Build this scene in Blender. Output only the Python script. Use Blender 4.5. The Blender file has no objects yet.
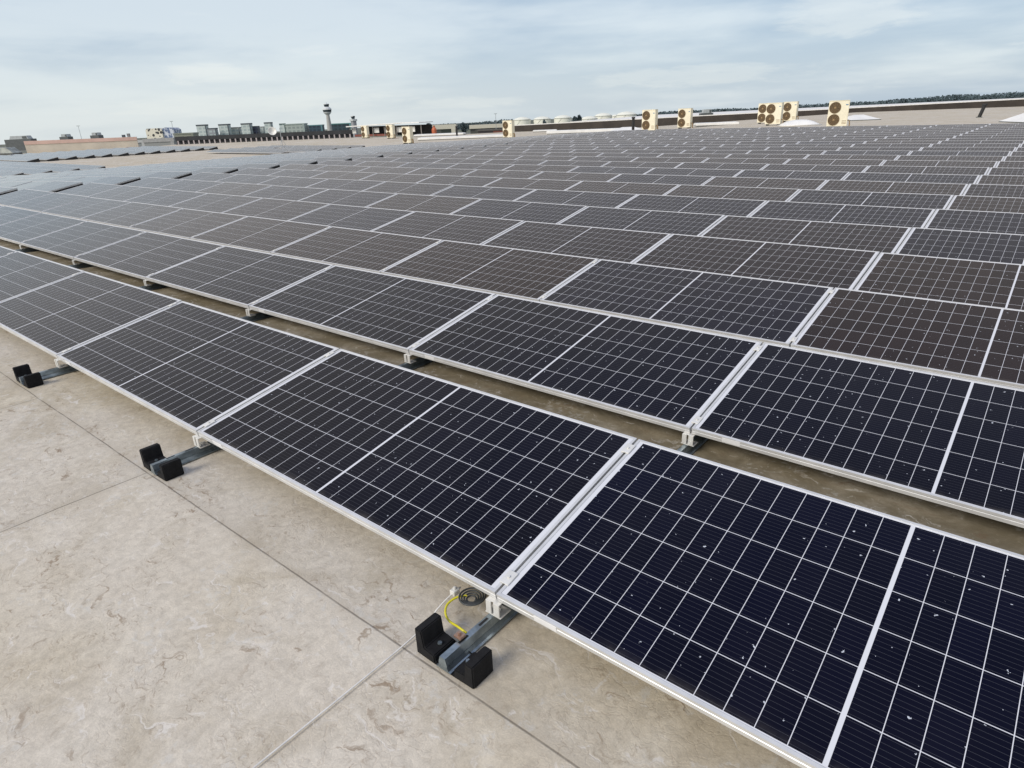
import bpy, bmesh, math, random
from mathutils import Vector, Matrix, Quaternion
random.seed(7)
S = bpy.context.scene
COL = S.collection
rad = math.radians

# ------------------------------------------------------------------ camera
# ROOF FRAME: x along the panel rows, y up the roof across the rows, z off the roof skin.
CAMH = 1.6655
FPX = 647.615
r_ = Vector((0.77367987, 0.63248329, -0.03720682))
u_ = Vector((-0.21884614, 0.32188905, 0.92113724))
f_ = Vector((-0.59458038, 0.70452276, -0.38745560))
UP = Vector((-0.01065270, 0.00473255, 0.99993206)).normalized()   # true vertical: the roof has a slight fall
R3 = UP.rotation_difference(Vector((0, 0, 1))).to_matrix()
RM = R3.to_4x4()
cr, cu, cf = R3 @ r_, R3 @ u_, R3 @ f_
CAMPOS = R3 @ Vector((0, 0, CAMH))
cam = bpy.data.cameras.new('camera')
cam.sensor_fit = 'HORIZONTAL'; cam.sensor_width = 36.0
cam.lens = FPX / 1024 * 36.0
cam.clip_start = 0.05; cam.clip_end = 20000
co = bpy.data.objects.new('camera', cam); COL.objects.link(co)
co.matrix_world = Matrix(((cr.x, cu.x, -cf.x, CAMPOS.x), (cr.y, cu.y, -cf.y, CAMPOS.y), (cr.z, cu.z, -cf.z, CAMPOS.z), (0, 0, 0, 1)))
S.camera = co

# ------------------------------------------------------------------ light
SUN_EL, SUN_AZ = 34.0, 189.0         # azimuth clockwise from +y
SKY_STRENGTH = 0.12
EXPOSURE = 0.47
S.view_settings.view_transform = 'Standard'
try: S.view_settings.look = 'None'
except Exception: pass
S.view_settings.gamma = 1; S.view_settings.exposure = EXPOSURE
S.view_settings.use_curve_mapping = False
W = bpy.data.worlds.new('World'); S.world = W; W.use_nodes = True

class NT:
    """small helper round a node tree"""
    def __init__(s, tree):
        s.t = tree
    def n(s, typ, **kw):
        nd = s.t.nodes.new(typ)
        for k, v in kw.items(): setattr(nd, k, v)
        return nd
    def put(s, sock, v):
        if hasattr(v, 'is_output') or isinstance(v, bpy.types.NodeSocket): s.t.links.new(v, sock)
        else: sock.default_value = v
    def m(s, op, a, b=None, c=None, clamp=False):
        nd = s.n('ShaderNodeMath', operation=op); nd.use_clamp = clamp
        s.put(nd.inputs[0], a)
        if b is not None: s.put(nd.inputs[1], b)
        if c is not None: s.put(nd.inputs[2], c)
        return nd.outputs[0]
    def mix(s, fac, a, b, blend='MIX'):
        nd = s.n('ShaderNodeMix', data_type='RGBA', blend_type=blend)
        s.put(nd.inputs[0], fac)
        for i, v in ((6, a), (7, b)):
            s.put(nd.inputs[i], v if not isinstance(v, tuple) else (v + (1.0,))[:4])
        return nd.outputs[2]
    def noise(s, vec, scale, detail=3, rough=0.55, dist=0.0):
        nd = s.n('ShaderNodeTexNoise')
        if vec is not None: s.t.links.new(vec, nd.inputs['Vector'])
        nd.inputs['Scale'].default_value = scale; nd.inputs['Detail'].default_value = detail
        nd.inputs['Roughness'].default_value = rough; nd.inputs['Distortion'].default_value = dist
        return nd.outputs['Fac']
    def ramp(s, v, a, b, lo=0.0, hi=1.0, smooth=True):
        nd = s.n('ShaderNodeMapRange'); nd.clamp = True
        if smooth: nd.interpolation_type = 'SMOOTHSTEP'
        s.put(nd.inputs[0], v)
        for i, q in zip((1, 2, 3, 4), (a, b, lo, hi)): nd.inputs[i].default_value = q
        return nd.outputs[0]
    def xyz(s, vec):
        nd = s.n('ShaderNodeSeparateXYZ'); s.t.links.new(vec, nd.inputs[0]); return nd.outputs
    def comb(s, x, y, z):
        nd = s.n('ShaderNodeCombineXYZ')
        for i, v in enumerate((x, y, z)): s.put(nd.inputs[i], v)
        return nd.outputs[0]

def build_sky():
    T = NT(W.node_tree); W.node_tree.nodes.clear()
    sky = T.n('ShaderNodeTexSky', sky_type='NISHITA'); sky.sun_disc = False
    sky.sun_elevation = rad(SUN_EL); sky.sun_rotation = rad(SUN_AZ)
    sky.air_density = 1.0; sky.dust_density = 1.5; sky.ozone_density = 1.5
    g = T.n('ShaderNodeTexCoord').outputs['Generated']
    x, y, z = T.xyz(g)
    zz = T.m('ADD', T.m('MAXIMUM', z, 0.0), 0.13)
    p = T.comb(T.m('DIVIDE', x, zz), T.m('DIVIDE', y, zz), 0.0)
    big = T.noise(p, 0.30, 3, 0.5, 0.2)
    mid = T.noise(p, 0.95, 5, 0.55, 0.25)
    wisp = T.noise(p, 3.4, 6, 0.6, 0.4)
    # the overcast thins out towards the north-east, where it is bluer
    side = T.m('ADD', T.m('MULTIPLY', x, 0.66), T.m('MULTIPLY', y, 0.10))
    dens = T.m('ADD', T.m('ADD', T.m('MULTIPLY', big, 0.62), T.m('MULTIPLY', mid, 0.30)), T.m('MULTIPLY', wisp, 0.07))
    band = T.noise(T.comb(T.m('MULTIPLY', x, 1.3), T.m('MULTIPLY', y, 1.3), T.m('MULTIPLY', z, 17.0)), 1.0, 4, 0.55, 0.2)
    dens = T.m('ADD', dens, T.m('MULTIPLY', T.m('SUBTRACT', band, 0.5), 0.42))
    dens = T.m('SUBTRACT', dens, T.m('MULTIPLY', side, 0.16))
    cloud = T.ramp(dens, 0.455, 0.655)
    veil = T.mix(cloud, (2.50, 3.20, 4.02), (4.15, 4.65, 5.05))
    puff = T.m('MULTIPLY', T.ramp(T.noise(p, 1.25, 7, 0.62, 0.3), 0.60, 0.74), 0.55)
    veil = T.mix(T.m('MULTIPLY', puff, 0.6), veil, (5.4, 5.6, 5.6))
    # a few cumulus patches where the sky shows them
    rag = T.noise(p, 2.6, 8, 0.65, 0.4)
    for (qx, qy, wa, wb, k) in ((850, 12, .085, .028, .36), (210, 74, .060, .012, .5), (255, 104, .20, .014, .35), (690, 76, .17, .012, .30), (470, 103, .09, .008, .3)):
        d0 = (R3 @ (f_ + r_ * ((qx - 512) / FPX) + u_ * ((384 - qy) / FPX))).normalized()
        e1 = d0.cross(Vector((0, 0, 1))).normalized(); e2 = e1.cross(d0)
        def dot(v):
            nd = T.n('ShaderNodeVectorMath', operation='DOT_PRODUCT'); T.put(nd.inputs[0], g); nd.inputs[1].default_value = v; return nd.outputs['Value']
        a_, b_ = T.m('DIVIDE', dot(e1), wa), T.m('DIVIDE', dot(e2), wb)
        rr = T.m('ADD', T.m('MULTIPLY', a_, a_), T.m('MULTIPLY', b_, b_))
        mk = T.m('MULTIPLY', T.ramp(T.m('SUBTRACT', rr, T.m('MULTIPLY', T.m('SUBTRACT', rag, 0.5), 4.0)), 0.1, 1.3, 1.0, 0.0), T.m('GREATER_THAN', dot(d0), 0.5))
        veil = T.mix(T.m('MULTIPLY', mk, k), veil, (5.6, 5.7, 5.5))
    low = T.ramp(z, 0.0, 0.15, 1.0, 0.0)
    veil = T.mix(T.m('MULTIPLY', low, T.ramp(side, -0.6, 0.15, 0.65, 0.15)), veil, (5.0, 5.3, 5.2))
    # higher up the cloud sheet is white, and it opens to blue overhead
    veil = T.mix(T.ramp(z, 0.15, 0.30, 0.0, 0.9), veil, (4.6, 4.4, 4.2))
    veil = T.mix(T.ramp(z, 0.52, 0.74, 0.0, 0.9), veil, (2.1, 2.6, 4.1))
    c = T.mix(0.88, sky.outputs[0], veil)
    bg = T.n('ShaderNodeBackground'); W.node_tree.links.new(c, bg.inputs[0]); bg.inputs[1].default_value = SKY_STRENGTH
    out = T.n('ShaderNodeOutputWorld'); W.node_tree.links.new(bg.outputs[0], out.inputs[0])
build_sky()
sun = bpy.data.lights.new('sun', 'SUN'); sun.energy = 1.9; sun.angle = rad(24); sun.color = (1.0, 0.94, 0.85)
so = bpy.data.objects.new('sun', sun); COL.objects.link(so)
_d = Vector((math.sin(rad(SUN_AZ)) * math.cos(rad(SUN_EL)), math.cos(rad(SUN_AZ)) * math.cos(rad(SUN_EL)), math.sin(rad(SUN_EL))))
so.rotation_euler = _d.to_track_quat('Z', 'Y').to_euler()
so.location = (0, 0, 30)

# ------------------------------------------------------------------ materials
def new_mat(name):
    m = bpy.data.materials.new(name); m.use_nodes = True
    T = NT(m.node_tree); b = m.node_tree.nodes['Principled BSDF']
    return m, T, b
_mats = {}
def paint(name, col, rough=0.55, metal=0.0, var=0.12, scale=4.0, bump=0.0, spec=0.5):
    """a plain surface with a little uneven wear"""
    if name in _mats: return _mats[name]
    m, T, b = new_mat(name)
    pos = T.n('ShaderNodeTexCoord').outputs['Object']
    n1 = T.noise(pos, scale, 4, 0.6)
    k = T.ramp(n1, 0.3, 0.7, 1 - var, 1 + var)
    c = T.mix(1.0, tuple(col), T.comb(k, k, k), 'MULTIPLY')
    T.put(b.inputs['Base Color'], c); b.inputs['Roughness'].default_value = rough
    b.inputs['Metallic'].default_value = metal; b.inputs['Specular IOR Level'].default_value = spec
    if bump:
        bn = T.n('ShaderNodeBump'); bn.inputs['Strength'].default_value = bump; bn.inputs['Distance'].default_value = 0.01
        T.put(bn.inputs['Height'], T.noise(pos, scale * 6, 4)); T.put(b.inputs['Normal'], bn.outputs[0])
    _mats[name] = m
    return m

PL, PW, PITCH = 2.103, 0.9857, 2.114     # panel length, width, joint spacing
def mat_glass():
    m, T, b = new_mat('solar_glass')
    uvn = T.n('ShaderNodeUVMap'); uvn.uv_map = 'UVMap'
    u, v, _ = T.xyz(uvn.outputs[0])
    CU, CV, MID = 0.0847, 0.1588, 0.011
    a = T.m('SUBTRACT', T.m('ABSOLUTE', T.m('SUBTRACT', u, PL / 2)), MID / 2)
    fu = T.m('ABSOLUTE', T.m('SUBTRACT', T.m('FRACT', T.m('DIVIDE', a, CU)), 0.5))      # 0.5 at a cell edge
    lu = T.m('GREATER_THAN', fu, 0.5 - 0.0011 / CU)
    mid = T.m('LESS_THAN', a, 0.0); endm = T.m('GREATER_THAN', a, CU * 12)
    vv = T.m('SUBTRACT', v, (PW - 6 * CV) / 2)
    fv = T.m('ABSOLUTE', T.m('SUBTRACT', T.m('FRACT', T.m('DIVIDE', vv, CV)), 0.5))
    lv = T.m('GREATER_THAN', fv, 0.5 - 0.0013 / CV)
    o1 = T.m('LESS_THAN', vv, 0.0); o2 = T.m('GREATER_THAN', vv, CV * 6)
    w = lu
    for q in (mid, endm, lv, o1, o2): w = T.m('MAXIMUM', w, q)
    bb = T.m('ABSOLUTE', T.m('SUBTRACT', T.m('FRACT', T.m('DIVIDE', vv, CV / 9)), 0.5))
    bb = T.m('LESS_THAN', bb, 0.0005 / (CV / 9))
    # each cell a touch different, and the batch colour of the panel
    cid = T.comb(T.m('FLOOR', T.m('DIVIDE', T.m('SUBTRACT', u, PL / 2), CU)), T.m('FLOOR', T.m('DIVIDE', vv, CV)), 0.0)
    wn = T.n('ShaderNodeTexWhiteNoise', noise_dimensions='3D'); T.put(wn.inputs[0], cid)
    tint = T.n('ShaderNodeAttribute'); tint.attribute_name = 'tint'
    k = T.ramp(wn.outputs[0], 0, 1, 0.8, 1.2, False)
    cell = T.mix(1.0, tint.outputs[0], T.comb(k, k, k), 'MULTIPLY')
    c = T.mix(T.m('MULTIPLY', bb, 0.5), cell, (0.10, 0.105, 0.12))
    c = T.mix(w, c, (0.66, 0.67, 0.70))
    # dried drops, bird lime and dust on the glass
    pos = T.n('ShaderNodeNewGeometry').outputs['Position']
    wob = T.n('ShaderNodeTexNoise'); T.put(wob.inputs['Vector'], pos); wob.inputs['Scale'].default_value = 70
    off = T.n('ShaderNodeVectorMath', operation='MULTIPLY_ADD')
    T.put(off.inputs[0], wob.outputs['Color']); off.inputs[1].default_value = (0.016, 0.016, 0.016); T.put(off.inputs[2], pos)
    vo = T.n('ShaderNodeTexVoronoi', voronoi_dimensions='2D'); vo.inputs['Scale'].default_value = 10.5; T.put(vo.inputs['Vector'], off.outputs[0])
    fr_ = T.m('MULTIPLY', T.m('SUBTRACT', T.noise(pos, 190, 2, 0.6), 0.5), 0.15)
    sx, sy, sz = T.xyz(vo.outputs['Color'])
    size = T.ramp(sx, 0.15, 1.0, 0.0, 0.034, False)
    patch = T.ramp(T.noise(pos, 2.3, 3), 0.40, 0.66)
    sp = T.m('MULTIPLY', T.m('LESS_THAN', T.m('ADD', vo.outputs['Distance'], fr_), size), T.m('LESS_THAN', sy, T.m('ADD', T.m('MULTIPLY', patch, 0.50), 0.42)))
    vo2 = T.n('ShaderNodeTexVoronoi', voronoi_dimensions='2D'); vo2.inputs['Scale'].default_value = 38; T.put(vo2.inputs['Vector'], off.outputs[0])
    qx, qy, _q = T.xyz(vo2.outputs['Color'])
    sp2 = T.m('MULTIPLY', T.m('LESS_THAN', vo2.outputs['Distance'], T.ramp(qx, 0.3, 1.0, 0.02, 0.085, False)), T.m('LESS_THAN', qy, T.m('ADD', 0.012, T.m('MULTIPLY', patch, 0.055))))
    sp = T.m('MAXIMUM', sp, sp2)
    dust = T.m('MULTIPLY', T.ramp(T.noise(pos, 1.1, 5, 0.65), 0.35, 0.75), 0.010)
    grime = T.m('MULTIPLY', T.ramp(v, 0.010, 0.055, 1.0, 0.0), T.ramp(T.noise(pos, 14, 4), 0.35, 0.7, 0.01, 0.09))
    dust = T.m('ADD', dust, grime)
    c = T.mix(dust, c, (0.42, 0.38, 0.32))
    c = T.mix(T.m('MULTIPLY', sp, 0.8), c, (0.66, 0.70, 0.76))
    T.put(b.inputs['Base Color'], c)
    T.put(b.inputs['Roughness'], T.m('ADD', T.m('MULTIPLY', sp, 0.5), T.m('ADD', 0.07, T.m('MULTIPLY', dust, 1.5))))
    b.inputs['IOR'].default_value = 1.235
    return m
GLASS = mat_glass()
ALU = paint('panel_aluminium', (0.66, 0.66, 0.65), 0.36, 0.30, 0.10, 5)
GALV = paint('galvanised_steel', (0.27, 0.32, 0.345), 0.30, 0.7, 0.35, 14)
BRACKET = paint('bracket_aluminium', (0.74, 0.73, 0.69), 0.42, 0.25, 0.08, 9)
RUBBER = paint('black_rubber', (0.010, 0.010, 0.011), 0.85, 0, 0.3, 30, 0.3, 0.25)
BACK = paint('backsheet', (0.10, 0.10, 0.10), 0.6)
DARK = paint('dark_opening', (0.012, 0.012, 0.013), 0.6)
STICK = paint('paper_label', (0.80, 0.80, 0.80), 0.5)

def mat_roof():
    m, T, b = new_mat('roof_membrane')
    pos = T.n('ShaderNodeTexCoord').outputs['Object']
    x, y, z = T.xyz(pos)
    big = T.noise(pos, 0.55, 4, 0.6, 0.3)
    mid = T.noise(pos, 3.2, 5, 0.62, 0.6)
    fine = T.noise(pos, 26.0, 5, 0.7, 0.4)
    grit = T.noise(pos, 160.0, 2, 0.6)
    c = T.mix(T.ramp(mid, 0.28, 0.72), (0.455, 0.390, 0.285), (0.59, 0.53, 0.42))
    c = T.mix(T.m('MULTIPLY', T.ramp(big, 0.40, 0.60), 0.65), c, (0.60, 0.55, 0.475))
    fk = T.ramp(fine, 0.25, 0.75, 0.86, 1.13); c = T.mix(1.0, c, T.comb(fk, fk, fk), 'MULTIPLY')
    gk = T.ramp(grit, 0.3, 0.7, 0.94, 1.06); c = T.mix(1.0, c, T.comb(gk, gk, gk), 'MULTIPLY')
    # greenish dirt streak where water runs off the panels
    c = T.mix(T.m('MULTIPLY', T.ramp(T.noise(pos, 1.4, 5, 0.65, 1.0), 0.52, 0.72), 0.40), c, (0.34, 0.285, 0.19))
    # silt and algae from standing water, deepened to paint in the shade between the rows
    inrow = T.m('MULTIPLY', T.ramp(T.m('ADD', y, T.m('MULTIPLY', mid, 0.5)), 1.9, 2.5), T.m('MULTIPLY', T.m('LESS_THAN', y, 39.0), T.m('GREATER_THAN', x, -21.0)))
    silt_shade = T.m('MULTIPLY', inrow, T.ramp(T.noise(pos, 2.6, 5, 0.65, 0.8), 0.30, 0.62, 0.35, 0.85))
    c = T.mix(silt_shade, c, (0.175, 0.145, 0.088))
    # scuffs: crackled brown marks in patches, whitish dried puddle edges
    wob = T.n('ShaderNodeTexNoise'); T.put(wob.inputs['Vector'], pos); wob.inputs['Scale'].default_value = 9; wob.inputs['Detail'].default_value = 4
    off = T.n('ShaderNodeVectorMath', operation='MULTIPLY_ADD'); T.put(off.inputs[0], wob.outputs['Color'])
    off.inputs[1].default_value = (0.22, 0.22, 0.22); T.put(off.inputs[2], pos)
    cr_ = T.n('ShaderNodeTexVoronoi', feature='DISTANCE_TO_EDGE'); cr_.inputs['Scale'].default_value = 17; T.put(cr_.inputs['Vector'], off.outputs[0])
    crack = T.ramp(cr_.outputs['Distance'], 0.0, 0.075, 1.0, 0.0)
    brk = T.ramp(T.noise(pos, 31, 3, 0.6), 0.48, 0.58)
    patch = T.ramp(T.noise(off.outputs[0], 2.1, 4, 0.6), 0.50, 0.62)
    c = T.mix(T.m('MULTIPLY', T.m('MULTIPLY', T.m('MULTIPLY', crack, patch), brk), 0.22), c, (0.22, 0.155, 0.10))
    ring = T.m('ABSOLUTE', T.m('SUBTRACT', T.noise(off.outputs[0], 1.0, 4, 0.6), 0.5))
    c = T.mix(T.m('MULTIPLY', T.ramp(ring, 0.0, 0.014, 1.0, 0.0), T.m('MULTIPLY', brk, 0.5)), c, (0.58, 0.56, 0.51))
    spot = T.n('ShaderNodeTexVoronoi'); spot.inputs['Scale'].default_value = 6.5; T.put(spot.inputs['Vector'], off.outputs[0])
    sx, sy, sz = T.xyz(spot.outputs['Color'])
    st = T.m('MULTIPLY', T.m('LESS_THAN', spot.outputs['Distance'], T.ramp(sx, 0.4, 1, 0, 0.07)), T.m('LESS_THAN', sy, 0.35))
    c = T.mix(T.m('MULTIPLY', st, 0.6), c, (0.13, 0.09, 0.06))
    # scrapes and dried drips, stretched one way, brown and white
    mp = T.n('ShaderNodeMapping'); T.put(mp.inputs[0], off.outputs[0]); mp.inputs['Rotation'].default_value = (0, 0, 0.75); mp.inputs['Scale'].default_value = (7.0, 22.0, 1.0)
    stn = T.noise(mp.outputs[0], 1.0, 5, 0.62, 0.9)
    pt2 = T.ramp(T.noise(pos, 1.7, 4, 0.6), 0.40, 0.62)
    c = T.mix(T.m('MULTIPLY', T.m('MULTIPLY', T.ramp(stn, 0.585, 0.68), pt2), 0.75), c, (0.235, 0.165, 0.105))
    c = T.mix(T.m('MULTIPLY', T.ramp(stn, 0.42, 0.30), 0.7), c, (0.70, 0.66, 0.60))
    sheet = T.n('ShaderNodeTexWhiteNoise', noise_dimensions='2D'); T.put(sheet.inputs[0], T.comb(T.m('MULTIPLY', T.m('FLOOR', T.m('DIVIDE', T.m('ADD', x, 3.385), 1.675)), T.m('LESS_THAN', y, 1.029)), T.m('GREATER_THAN', y, 1.029), 0.0))
    sk = T.ramp(sheet.outputs[0], 0, 1, 0.94, 1.05, False); c = T.mix(1.0, c, T.comb(sk, sk, sk), 'MULTIPLY')
    fl = T.m('MULTIPLY', T.ramp(T.noise(mp.outputs[0], 3.2, 4, 0.7, 0.5), 0.56, 0.64), T.ramp(T.noise(pos, 3.6, 3), 0.42, 0.60))
    c = T.mix(T.m('MULTIPLY', fl, 0.42), c, (0.22, 0.155, 0.10))
    # lapped seams of the membrane sheets: long laps every 1.66 m from y = 1.03, end laps in the strips
    wy = T.m('ADD', y, T.m('MULTIPLY', T.m('SUBTRACT', T.noise(pos, 2.5, 3), 0.5), 0.012))
    wx = T.m('ADD', x, T.m('MULTIPLY', T.m('SUBTRACT', T.noise(pos, 4.0, 3), 0.5), 0.025))
    dy = T.m('ABSOLUTE', T.m('SUBTRACT', wy, 1.029))
    dx = T.m('MULTIPLY', T.m('ABSOLUTE', T.m('SUBTRACT', T.m('FRACT', T.m('ADD', T.m('DIVIDE', T.m('ADD', wx, 3.385), 1.675), 0.5)), 0.5)), 1.675)
    # no lap at x = -1.67 / 0 under the walkway strip: keep those left of -2.4
    dx = T.m('ADD', dx, T.m('GREATER_THAN', x, -2.4))
    dx = T.m('ADD', dx, T.m('GREATER_THAN', y, 1.029))
    d = T.m('MINIMUM', dx, dy)
    seam = T.m('MULTIPLY', T.ramp(d, 0.001, 0.0055, 1.0, 0.0), T.ramp(T.noise(pos, 7, 3), 0.25, 0.55, 0.25, 0.62))
    halo = T.ramp(d, 0.0, 0.06, 0.35, 0.0)
    c = T.mix(T.m('MULTIPLY', halo, T.ramp(fine, 0.4, 0.7)), c, (0.22, 0.18, 0.13))
    c = T.mix(seam, c, (0.055, 0.042, 0.030))
    T.put(b.inputs['Base Color'], c); b.inputs['Roughness'].default_value = 0.8
    b.inputs['Specular IOR Level'].default_value = 0.25
    h = T.m('ADD', T.m('MULTIPLY', fine, 0.5), T.m('SUBTRACT', T.m('MULTIPLY', mid, 0.8), T.m('MULTIPLY', seam, 0.8)))
    h = T.m('ADD', T.m('ADD', h, T.m('MULTIPLY', stn, 0.7)), T.m('MULTIPLY', T.m('MULTIPLY', crack, patch), -0.25))
    bn = T.n('ShaderNodeBump'); bn.inputs['Strength'].default_value = 0.16; bn.inputs['Distance'].default_value = 0.02
    T.put(bn.inputs['Height'], h); T.put(b.inputs['Normal'], bn.outputs[0])
    return m
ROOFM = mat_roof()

# ------------------------------------------------------------------ mesh helpers
class MB:
    def __init__(s): s.v = []; s.f = []; s.uv = None
    def add(s, vs, fs):
        n = len(s.v); s.v += [tuple(q) for q in vs]; s.f += [tuple(n + i for i in f) for f in fs]
    def box(s, x0, x1, y0, y1, z0, z1):
        s.add([(x0, y0, z0), (x1, y0, z0), (x1, y1, z0), (x0, y1, z0), (x0, y0, z1), (x1, y0, z1), (x1, y1, z1), (x0, y1, z1)],
              [(0, 3, 2, 1), (4, 5, 6, 7), (0, 1, 5, 4), (1, 2, 6, 5), (2, 3, 7, 6), (3, 0, 4, 7)])
    def cyl(s, c, r0, r1, h, n=16, axis='z', cap=True):
        cx, cy, cz = c; vs = []
        for k, (rr, t) in enumerate(((r0, 0), (r1, h))):
            for i in range(n):
                a = 2 * math.pi * i / n; p, q = rr * math.cos(a), rr * math.sin(a)
                vs.append((cx + p, cy + q, cz + t) if axis == 'z' else ((cx + p, cy + t, cz + q) if axis == 'y' else (cx + t, cy + p, cz + q)))
        fs = [(i, (i + 1) % n, n + (i + 1) % n, n + i) for i in range(n)]
        if cap: fs += [tuple(range(n - 1, -1, -1)), tuple(range(n, 2 * n))]
        s.add(vs, fs)
    def lathe(s, prof, n=20, c=(0, 0, 0)):
        vs = [(c[0] + r * math.cos(2 * math.pi * i / n), c[1] + r * math.sin(2 * math.pi * i / n), c[2] + z) for r, z in prof for i in range(n)]
        fs = [(k * n + i, k * n + (i + 1) % n, (k + 1) * n + (i + 1) % n, (k + 1) * n + i) for k in range(len(prof) - 1) for i in range(n)]
        s.add(vs, fs + [tuple(range(n - 1, -1, -1)), tuple((len(prof) - 1) * n + i for i in range(n))])
    def prism(s, poly, axis, a, b):
        """extrude a 2-D outline; axis 'x': outline in (y,z), 'y': outline in (x,z), 'z': outline in (x,y)"""
        n = len(poly); g = {'x': lambda p, t: (t, p[0], p[1]), 'y': lambda p, t: (p[0], t, p[1]), 'z': lambda p, t: (p[0], p[1], t)}[axis]
        s.add([g(p, a) for p in poly] + [g(p, b) for p in poly],
              [(i, (i + 1) % n, n + (i + 1) % n, n + i) for i in range(n)] + [tuple(range(n - 1, -1, -1)), tuple(range(n, 2 * n))])
    def tube(s, pts, r, n=8):
        pts = [Vector(p) for p in pts]; vs = []
        for i, p in enumerate(pts):
            d = (pts[min(i + 1, len(pts) - 1)] - pts[max(i - 1, 0)]).normalized()
            a = d.orthogonal().normalized() if i == 0 else (a - d * a.dot(d)).normalized()
            q = d.cross(a)
            vs += [p + (a * math.cos(2 * math.pi * k / n) + q * math.sin(2 * math.pi * k / n)) * r for k in range(n)]
        m = len(pts)
        s.add(vs, [(i * n + k, i * n + (k + 1) % n, (i + 1) * n + (k + 1) % n, (i + 1) * n + k) for i in range(m - 1) for k in range(n)]
              + [tuple(range(n - 1, -1, -1)), tuple((m - 1) * n + k for k in range(n))])
    def mesh(s, name, mats, bevel=0.0, smooth=False):
        me = bpy.data.meshes.new(name); me.from_pydata(s.v, [], s.f); me.update()
        bm = bmesh.new(); bm.from_mesh(me); bmesh.ops.recalc_face_normals(bm, faces=bm.faces)
        if bevel:
            es = [e for e in bm.edges if e.is_manifold and e.calc_face_angle(0) > 0.6]
            bmesh.ops.bevel(bm, geom=es, offset=bevel, segments=2, affect='EDGES', clamp_overlap=True)
        bm.to_mesh(me); bm.free()
        for m in (mats if isinstance(mats, (list, tuple)) else [mats]): me.materials.append(m)
        if smooth:
            for p in me.polygons: p.use_smooth = True
        return me
    def build(s, name, mat, parent=None, bevel=0.0, smooth=False):
        return link(name, s.mesh(name, mat, bevel, smooth), parent)
ROOF_THINGS = []
def link(name, data, parent=None):
    o = bpy.data.objects.new(name, data); COL.objects.link(o)
    if parent is not None: o.parent = parent
    return o
def tag(o, label, cat, group=None, roof=True):
    o['label'] = label; o['category'] = cat
    if group: o['group'] = group
    if roof: ROOF_THINGS.append(o)
    return o
def thing(name, label, cat, loc=(0, 0, 0), rz=0.0, group=None, roof=True):
    o = link(name, None); o.location = loc; o.rotation_euler = (0, 0, rz)
    return tag(o, label, cat, group, roof)
def structure(o, kind='structure', roof=True):
    o['kind'] = kind
    if roof: ROOF_THINGS.append(o)
    return o
def smooth_pts(pts, n=8):
    pts = [Vector(p) for p in pts]; out = []
    for i in range(len(pts) - 1):
        p0, p1, p2, p3 = pts[max(i - 1, 0)], pts[i], pts[i + 1], pts[min(i + 2, len(pts) - 1)]
        for k in range(n):
            t = k / n
            out.append(0.5 * ((2 * p1) + (p2 - p0) * t + (2 * p0 - 5 * p1 + 4 * p2 - p3) * t * t + (3 * p1 - p0 - 3 * p2 + p3) * t ** 3))
    return out + [pts[-1]]

# places read off the picture: a point of the roof frame under a pixel, or at a depth
def ray(px, py): return f_ + r_ * ((px - 512) / FPX) + u_ * ((384 - py) / FPX)
def on_roof(px, py, z):
    d = ray(px, py); t = (z - CAMH) / d.z
    return Vector((d.x * t, d.y * t, z))
fh = Vector((cf.x, cf.y, 0)).normalized()
rh = Vector((fh.y, -fh.x, 0))
def far_pt(px, py, depth):
    d = R3 @ ray(px, py); t = depth / d.dot(fh)
    return CAMPOS + d * t
def project(p):
    d = Vector(p) - Vector((0, 0, CAMH)); w = d.dot(f_)
    if w < 0.05: return None
    return 512 + FPX * d.dot(r_) / w, 384 - FPX * d.dot(u_) / w
def zr(x):
    return -0.92 * min(max((-22.0 - x) / 24.0, 0.0), 1.0)

# ------------------------------------------------------------------ the setting
GROUND_Z = -14.0
def ground():
    m, T, b = new_mat('far_ground')
    pos = T.n('ShaderNodeTexCoord').outputs['Object']
    c = T.mix(T.ramp(T.noise(pos, 0.004, 4), 0.4, 0.6), (0.07, 0.085, 0.045), (0.16, 0.16, 0.15))
    c = T.mix(T.ramp(T.noise(pos, 0.02, 3), 0.45, 0.65), c, (0.10, 0.11, 0.06))
    T.put(b.inputs['Base Color'], c); b.inputs['Roughness'].default_value = 0.9
    M = MB(); n = 48
    M.add([(9000 * math.cos(2 * math.pi * i / n), 9000 * math.sin(2 * math.pi * i / n), GROUND_Z) for i in range(n)], [tuple(range(n))])
    structure(M.build('ground', m), roof=False)
ground()

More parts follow.
